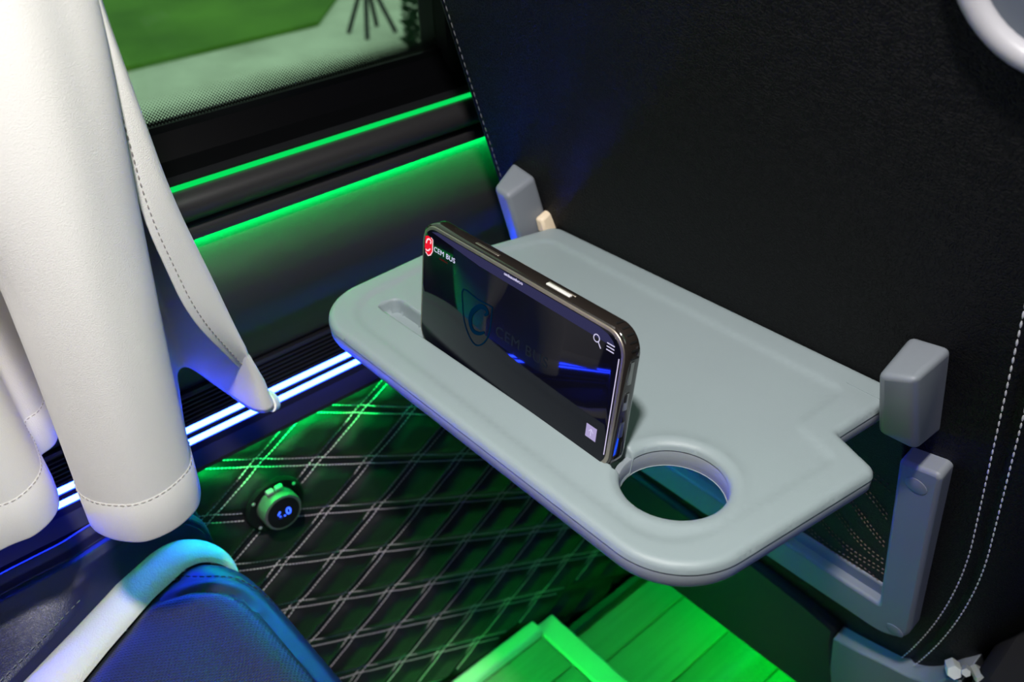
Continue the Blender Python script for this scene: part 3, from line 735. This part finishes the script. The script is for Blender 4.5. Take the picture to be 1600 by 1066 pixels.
for k, a in enumerate(np.linspace(.02, 1.45, 6)):
    c = O + U * (PL - .015 + math.cos(a) * .0151) + W * (PH - .015 + math.sin(a) * .0151)
    d = U * math.cos(a) + W * math.sin(a); t = U * -math.sin(a) + W * math.cos(a)
    vs = [c + t * s1 * .0005 + NB * b + d * c_ for c_ in (-.0006, .0003) for s1, b in ((-1, .0035), (1, .0035), (1, .0088), (-1, .0088))]
    link('grip_rib', hexa(vs), m_hole, phone)
link('camera_bump', slab(.004, .050, .038, PH - .006, .012, PT - .0004, PT + .0028, edge=.0010), M['case'], phone, auto=50)

# ================================================================== CHARGING SOCKET
sk = root('charging_socket', (-.602, .203, -.610), 'round charging socket with blue digits on the quilted wall', 'socket')
ax = (1, .0, .06)
sc_ = (-.6035, .2030, -.5835)
link('bezel', lathe([(.0290, 0), (.0290, .0045), (.0268, .0062), (.0225, .0062), (.0222, .0050)], sc_, (1, 0, 0), 48), M['black_matte'], sk, auto=30)
link('body', lathe([(.0190, .004), (.0190, .0180), (.0180, .0200), (.0160, .0204)], sc_, ax, 48), mat('socket_body', (.10, .10, .10), .35), sk, auto=30)
link('face', lathe([(.0158, .0190), (.0158, .0208), (.0150, .0210)], sc_, ax, 48), M['black_matte'], sk, auto=30)
for dy in (-.0045, .0045):
    link('hinge_knuckle', lathe([(.0022, -.0035), (.0028, -.0028), (.0028, .0028), (.0022, .0035)], (-.5935, .2030 + dy, -.5610), (0, 1, 0), 12), mat('socket_hinge', (.35, .35, .35), .4), sk)
for a in (.6, 2.5, 3.8, 5.6):
    link('screw', lathe([(.0016, 0), (.0016, .0008), (.0008, .0011)], (-.5975, .2030 + .0252 * math.cos(a), -.5835 + .0252 * math.sin(a)), (1, 0, 0), 12), M['steel'], sk)
fx = Vector((-.5822, .2030, -.5822))
text_obj('digits', '6.0', .0108, glow('digit_blue', (.03, .10, 1), 3), sk, (fx, Vector((0, 1, 0)), Vector((-.06, 0, 1)).normalized(), Vector((1, 0, .06)).normalized()), 0, -.0035, .0002, 1.1, 1.0, center=True, fatten=.0003, label='glowing blue digits')

# ================================================================== BLUE SEAT (lower left)
cush = root('passenger_seat', (-.32, -.12, -.90), 'navy leather seat with cream stripe under the hanging curtain', 'seat')
Lp = [(-.70, -.44), (-.30, -.44), (-.12, -.462), (-.0327, -.500), (.0134, -.5208), (.0558, -.5410), (.0904, -.5525), (.1136, -.5560), (.14, -.5560), (.40, -.552)]
Rp = [(-.70, -.395), (-.30, -.395), (-.12, -.420), (-.0018, -.4719), (.0246, -.4873), (.0549, -.5031), (.0691, -.5100), (.101, -.5205), (.1154, -.5225), (.14, -.5200), (.40, -.515)]
def fLx(s): return float(np.interp(s, [p[0] for p in Lp], [p[1] for p in Lp]))
def fRx(s): return float(np.interp(s, [p[0] for p in Rp], [p[1] for p in Rp]))
def prof_yz(s):
    """arc length s along the cushion: flat, then rolls over the front edge"""
    r = .042; y0 = .096
    if s < y0: return s, -.5170 - max(0, -(s) - .0) * .03, 0, 1
    a = (s - y0) / r
    if a < PI / 2: return y0 + r * math.sin(a), -.5170 - r * (1 - math.cos(a)), math.sin(a), math.cos(a)
    return y0 + r - (s - y0 - r * PI / 2) * .12, -.5170 - r - (s - y0 - r * PI / 2), 1, 0
def cpt(x, s, h):
    y, z, ny, nz = prof_yz(s)
    # the front edge curves back towards the wall side
    cut = max(0, (-.470 - x)) ** 1.6 * .55
    return (x, y + ny * h - cut * min(1, max(0, (s + .05) / .15)), z + nz * h)
crease = [(-.515, .062), (-.505, .070), (-.498, .0775), (-.489, .097), (-.473, .1125), (-.461, .1180), (-.44, .122), (-.38, .124), (-.32, .124)]
crx = [p[0] for p in crease]; cry = [p[1] for p in crease]
def fcr(x): return float(np.interp(x if x < -.32 else -.64 - x, crx, cry))
S0, S1 = -.42, .36
NS = 200
def centre(side):
    vs = []; fs = []; NX = 150
    for j in range(NS + 1):
        s = S0 + (S1 - S0) * j / NS
        for i in range(NX + 1):
            t = i / NX; a = fRx(s); x = a + (-.64 - 2 * a) * t
            e = min(x - a, (-.64 - a) - x)
            h = -.006 * math.exp(-(e / .009) ** 1.3) + .004 * math.sin(PI * t)
            dc = s - fcr(x); dip = -.0050 * math.exp(-(dc / .0055) ** 2) + (.0035 * math.exp(-((dc + .018) / .018) ** 2))
            dip *= min(1, e / .012)
            st = -.0016 * math.exp(-((s - fcr(x) - .022 - .006) / .0018) ** 2)
            vs.append(cpt(x, s, h + dip + st))
    for j in range(NS):
        for i in range(NX):
            s = S0 + (S1 - S0) * (j + .5) / NS; a = fRx(s); x = a + (-.64 - 2 * a) * (i + .5) / NX
            if (s < fcr(x)) == side: k = j * (NX + 1) + i; fs.append((k, k + 1, k + NX + 2, k + NX + 1))
    bm = bmesh.new(); me = pydata('c', vs, fs); bm.from_mesh(me); bmesh.ops.delete(bm, geom=[v for v in bm.verts if not v.link_faces], context='VERTS'); return bm
link('seat_centre', centre(True), M['perf'], cush, auto=0, label='perforated navy leather centre')
link('seat_front', centre(False), M['seat_blue'], cush, auto=0)
def strip(f0, f1, hfun, mirror, nx=24):
    def F(t, v):
        s = S0 + (S1 - S0) * v; a, b = f0(s), f1(s); x = a + (b - a) * t; p = cpt(x, s, hfun(t, s))
        return (-.64 - p[0], p[1], p[2]) if mirror else p
    me = grid_mesh(F, nx, NS); 
    if mirror: me.flip_normals()
    return me
for mir in (False, True):
    link('stripe', strip(fLx, fRx, lambda t, s: -.004 + .0085 * math.sin(PI * t) ** .6, mir), M['seat_stripe'], cush, auto=0, label='cream leather stripe')
# outer bolster: explicit cross-section running along y, rising above the cushion
def bolster(mir):
    def F(t, v):
        s = S0 + (S1 - S0) * v; xL = fLx(s)
        dx = min(0, xL + .533) * .6; dz = -.35 * -dx
        P = [(-.5760 + dx, -.560), (-.5755 + dx, -.500), (-.5720 + dx, -.4840 + dz), (-.5655 + dx, -.4795 + dz), (-.5600 + dx, -.4840 + dz), (-.5575 + dx, -.4905 + dz), (-.5545 + dx, -.4885 + dz), (-.5490 + dx, -.4880 + dz), (-.5440 + dx, -.4930 + dz),
             (min(xL - .006, -.538 + dx), -.500 + dz), (xL - .003, -.5125), (xL - .0005, -.5175), (xL + .0015, -.5215)]
        q = t * (len(P) - 1); i = min(int(q), len(P) - 2); f_ = q - i; x = P[i][0] * (1 - f_) + P[i + 1][0] * f_; z = P[i][1] * (1 - f_) + P[i + 1][1] * f_
        y, zz_, ny, nz = prof_yz(s); h = z + .517
        p = cpt(x, s, h * (1 if nz > .99 else max(nz, .25)) if h > -.01 else h)
        if h < -.01: p = (x, y - .02 * ny, zz_ + h)
        return (-.64 - p[0], p[1], p[2]) if mir else p
    me = grid_mesh(F, 66, NS)
    if mir: me.flip_normals()
    return me
for mir in (False, True): link('bolster', bolster(mir), M['seat_blue'], cush, auto=0)
link('stitching', dashes([[cpt(fLx(s) - .0055, s, .0085) for s in np.linspace(-.3, .03, 60)]], .0034, .0008, .0018), M['stitch_dim'], cush, kind='stuff')
link('stitching', dashes([[cpt(x, fcr(x) + .028, .0012) for x in np.linspace(-.511, -.16, 90)]], .0040, .0013, .0012), M['thread_black'], cush, kind='stuff', label='black seam at the front edge')
link('seat_base', box_bm(-.58, -.06, -.42, .08, -.80, -.60), M['black_matte'], cush, bevel=.02)
link('pedestal', box_bm(-.16, -.08, -.38, .0, -1.038, -.80), M['black_matte'], cush, bevel=.01)
link('backrest', hexa([(-.55, -.47, -.56), (-.09, -.47, -.56), (-.09, -.36, -.56), (-.55, -.36, -.56), (-.53, -.68, .22), (-.11, -.68, .22), (-.11, -.59, .22), (-.53, -.59, .22)]), M['seat_blue'], cush, bevel=.04, seg=4)

# ================================================================== CURTAIN
cur = root('window_curtain', (-.50, .08, -.395), 'cream suede curtain hanging in deep folds beside the window', 'curtain')
ZL = [-.395, -.29, -.21, -.10, .0, .16, .42]
# one row per fold line: positions at hem, at -.29, -.21 and -.10 (higher levels repeat the last with slight gathering)
K = [
 [(-.470, -.150), (-.468, -.150), (-.466, -.150), (-.464, -.150)],
 [(-.480, -.060), (-.478, -.060), (-.476, -.060), (-.474, -.055)],
 [(-.4866, -.0042), (-.486, -.004), (-.486, -.002), (-.486, .000)],
 [(-.4850, .0170), (-.488, .014), (-.490, .012), (-.490, .010)],
 [(-.4985, .0335), (-.502, .028), (-.505, .024), (-.507, .020)],
 [(-.5270, .0390), (-.530, .034), (-.532, .030), (-.534, .028)],
 [(-.5560, .0395), (-.556, .0385), (-.555, .0375), (-.552, .036)],
 [(-.5645, .0520), (-.563, .0500), (-.561, .0480), (-.558, .046)],
 [(-.5840, .0640), (-.584, .0680), (-.583, .0690), (-.575, .068)],
 [(-.5740, .0740), (-.574, .0780), (-.572, .0790), (-.562, .078)],
 [(-.5300, .0640), (-.530, .0650), (-.528, .0660), (-.520, .068)],
 [(-.4950, .0520), (-.495, .0560), (-.493, .0580), (-.486, .060)],
 [(-.4700, .0450), (-.466, .0490), (-.460, .0500), (-.452, .038)],  # unseen upper edge of this fold widened to shade the cloth behind
 [(-.4560, .0470), (-.450, .0505), (-.445, .0530), (-.439, .034)],
 [(-.4420, .0545), (-.437, .0600), (-.433, .0640), (-.430, .058)],
 [(-.4320, .0660), (-.428, .0750), (-.426, .0820), (-.426, .090)],
 [(-.4310, .0850), (-.432, .0960), (-.434, .1020), (-.436, .112)],
 [(-.4395, .1000), (-.448, .1120), (-.450, .1195), (-.450, .131)],
 [(-.4640, .1100), (-.473, .1190), (-.477, .1270), (-.474, .134)],
 [(-.5100, .1230), (-.515, .1290), (-.517, .1330), (-.510, .138)],
 [(-.5600, .1400), (-.555, .1430), (-.552, .1440), (-.540, .143)],
 [(-.5855, .1500), (-.578, .1490), (-.572, .1480), (-.555, .147)],
 [(-.5858, .1610), (-.574, .1560), (-.566, .1520), (-.550, .149)],
 [(-.5450, .1670), (-.535, .1610), (-.527, .1550), (-.515, .148)],
 [(-.5074, .1718), (-.503, .1640), (-.492, .1510), (-.480, .141)],
 [(-.4945, .1780), (-.4895, .1645), (-.4740, .1470), (-.4575, .1340)],
 [(-.4960, .1865), (-.4820, .1610), (-.4665, .1430), (-.4535, .1325)],
 [(-.5060, .1905), (-.4780, .1510), (-.4640, .1350), (-.4530, .1310)],
 [(-.5150, .1880), (-.4770, .1390), (-.4640, .1260), (-.4535, .1290)],
]
def level(zq):
    rows = []
    for r in K:
        r6 = list(r) + [(r[3][0] + .001, r[3][1]), (r[3][0] + .002, r[3][1] - .001), (r[3][0] + .002, r[3][1] - .001)]
        rows.append((float(np.interp(zq, ZL, [p[0] for p in r6])), float(np.interp(zq, ZL, [p[1] for p in r6]))))
    return rows
zs = [-.395, -.391, -.386] + list(np.linspace(-.378, .42, 90))
NK = 7; surf = []
for zq in zs:
    # average a few neighbouring heights for smooth vertical lines
    acc = sum(np.array(level(zq + d)) for d in (-.02, -.01, 0, .01, .02) if zq + d >= -.395) / sum(1 for d in (-.02, -.01, 0, .01, .02) if zq + d >= -.395)
    c = catmull([tuple(p) for p in acc], NK)
    surf.append([(p[0] + .0006 * noise.noise(Vector((p[0] * 30, p[1] * 60, zq * 12))), p[1], zq) for p in c])
nu = len(surf[0]); vs = [p for row in surf for p in row]
fs = [(j * nu + i, j * nu + i + 1, (j + 1) * nu + i + 1, (j + 1) * nu + i) for j in range(len(zs) - 1) for i in range(nu - 1)]
link('cloth', pydata('cl', vs, fs), M['suede'], cur, solid=.0026, auto=0, bevel=0)
# turned-up hem: a second layer just outside the cloth with its seam
def offset_row(row, d):
    out = []
    for i, p in enumerate(row):
        a = np.array(row[max(i - 1, 0)][:2]); b = np.array(row[min(i + 1, nu - 1)][:2]); t = b - a; t /= max(np.linalg.norm(t), 1e-9)
        out.append((p[0] + t[1] * d, p[1] - t[0] * d, p[2]))
    return out
def row_at(zq):
    j = max(1, min(len(zs) - 1, int(np.searchsorted(zs, zq)))); f_ = (zq - zs[j - 1]) / (zs[j] - zs[j - 1])
    return [tuple(np.array(a) * (1 - f_) + np.array(b) * f_) for a, b in zip(surf[j - 1], surf[j])]
hz = [-.3955, -.3955, -.393, -.380, -.3640, -.3625]
ho = [.0000, .0012, .0018, .0018, .0017, .0011]
HC = 18 * NK
rows = [offset_row(row_at(max(z_, -.395)), o_)[:HC] for z_, o_ in zip(hz, ho)]
link('hem', pydata('h', [p for r in rows for p in r], [(j * HC + i, j * HC + i + 1, (j + 1) * HC + i + 1, (j + 1) * HC + i) for j in range(len(rows) - 1) for i in range(HC - 1)]), M['suede'], cur, auto=50)
link('stitching', dashes([offset_row(row_at(-.3640), .0016)[:HC]], .0030, .0008, .0010), M['suede_thread'], cur, kind='stuff')
# seam down the turned edge
seam = []
for j in range(0, len(zs)):
    p = surf[j][-int(NK * .75)]; seam.append((p[0] + .0014, p[1] - .0010, p[2]))
link('stitching', dashes([seam], .0028, .0009, .0018), M['suede_thread'], cur, kind='stuff')
# the turned tip of the hem: a small folded sleeve of cloth
tp = Vector((-.5000, .1835, -.3925)); axn = Vector((.62, -.52, .50)).normalized(); lx = Vector((.35, .20, -.55)); lx = (lx - axn * lx.dot(axn)).normalized(); ly = axn.cross(lx)
vs = []; fs = []; n = 20
for q, (d, rx, ry) in enumerate(((-.009, .0085, .0048), (.001, .0088, .0050), (.0030, .0086, .0046), (.0030, .0066, .0024), (-.006, .0062, .0018))):
    for k in range(n):
        a = 2 * PI * k / n; vs.append(tp + axn * d + lx * rx * math.cos(a) + ly * ry * math.sin(a))
for q in range(4):
    for k in range(n): fs.append((q * n + k, q * n + (k + 1) % n, (q + 1) * n + (k + 1) % n, (q + 1) * n + k))
fs.append(tuple(range(4 * n, 5 * n)))
link('folded_tip', pydata('tip', vs, fs), M['suede'], cur, auto=80)
link('curtain_rail', tube([(-.55, -.25, .44), (-.55, .30, .44)], .008, 10), M['steel'], cur)
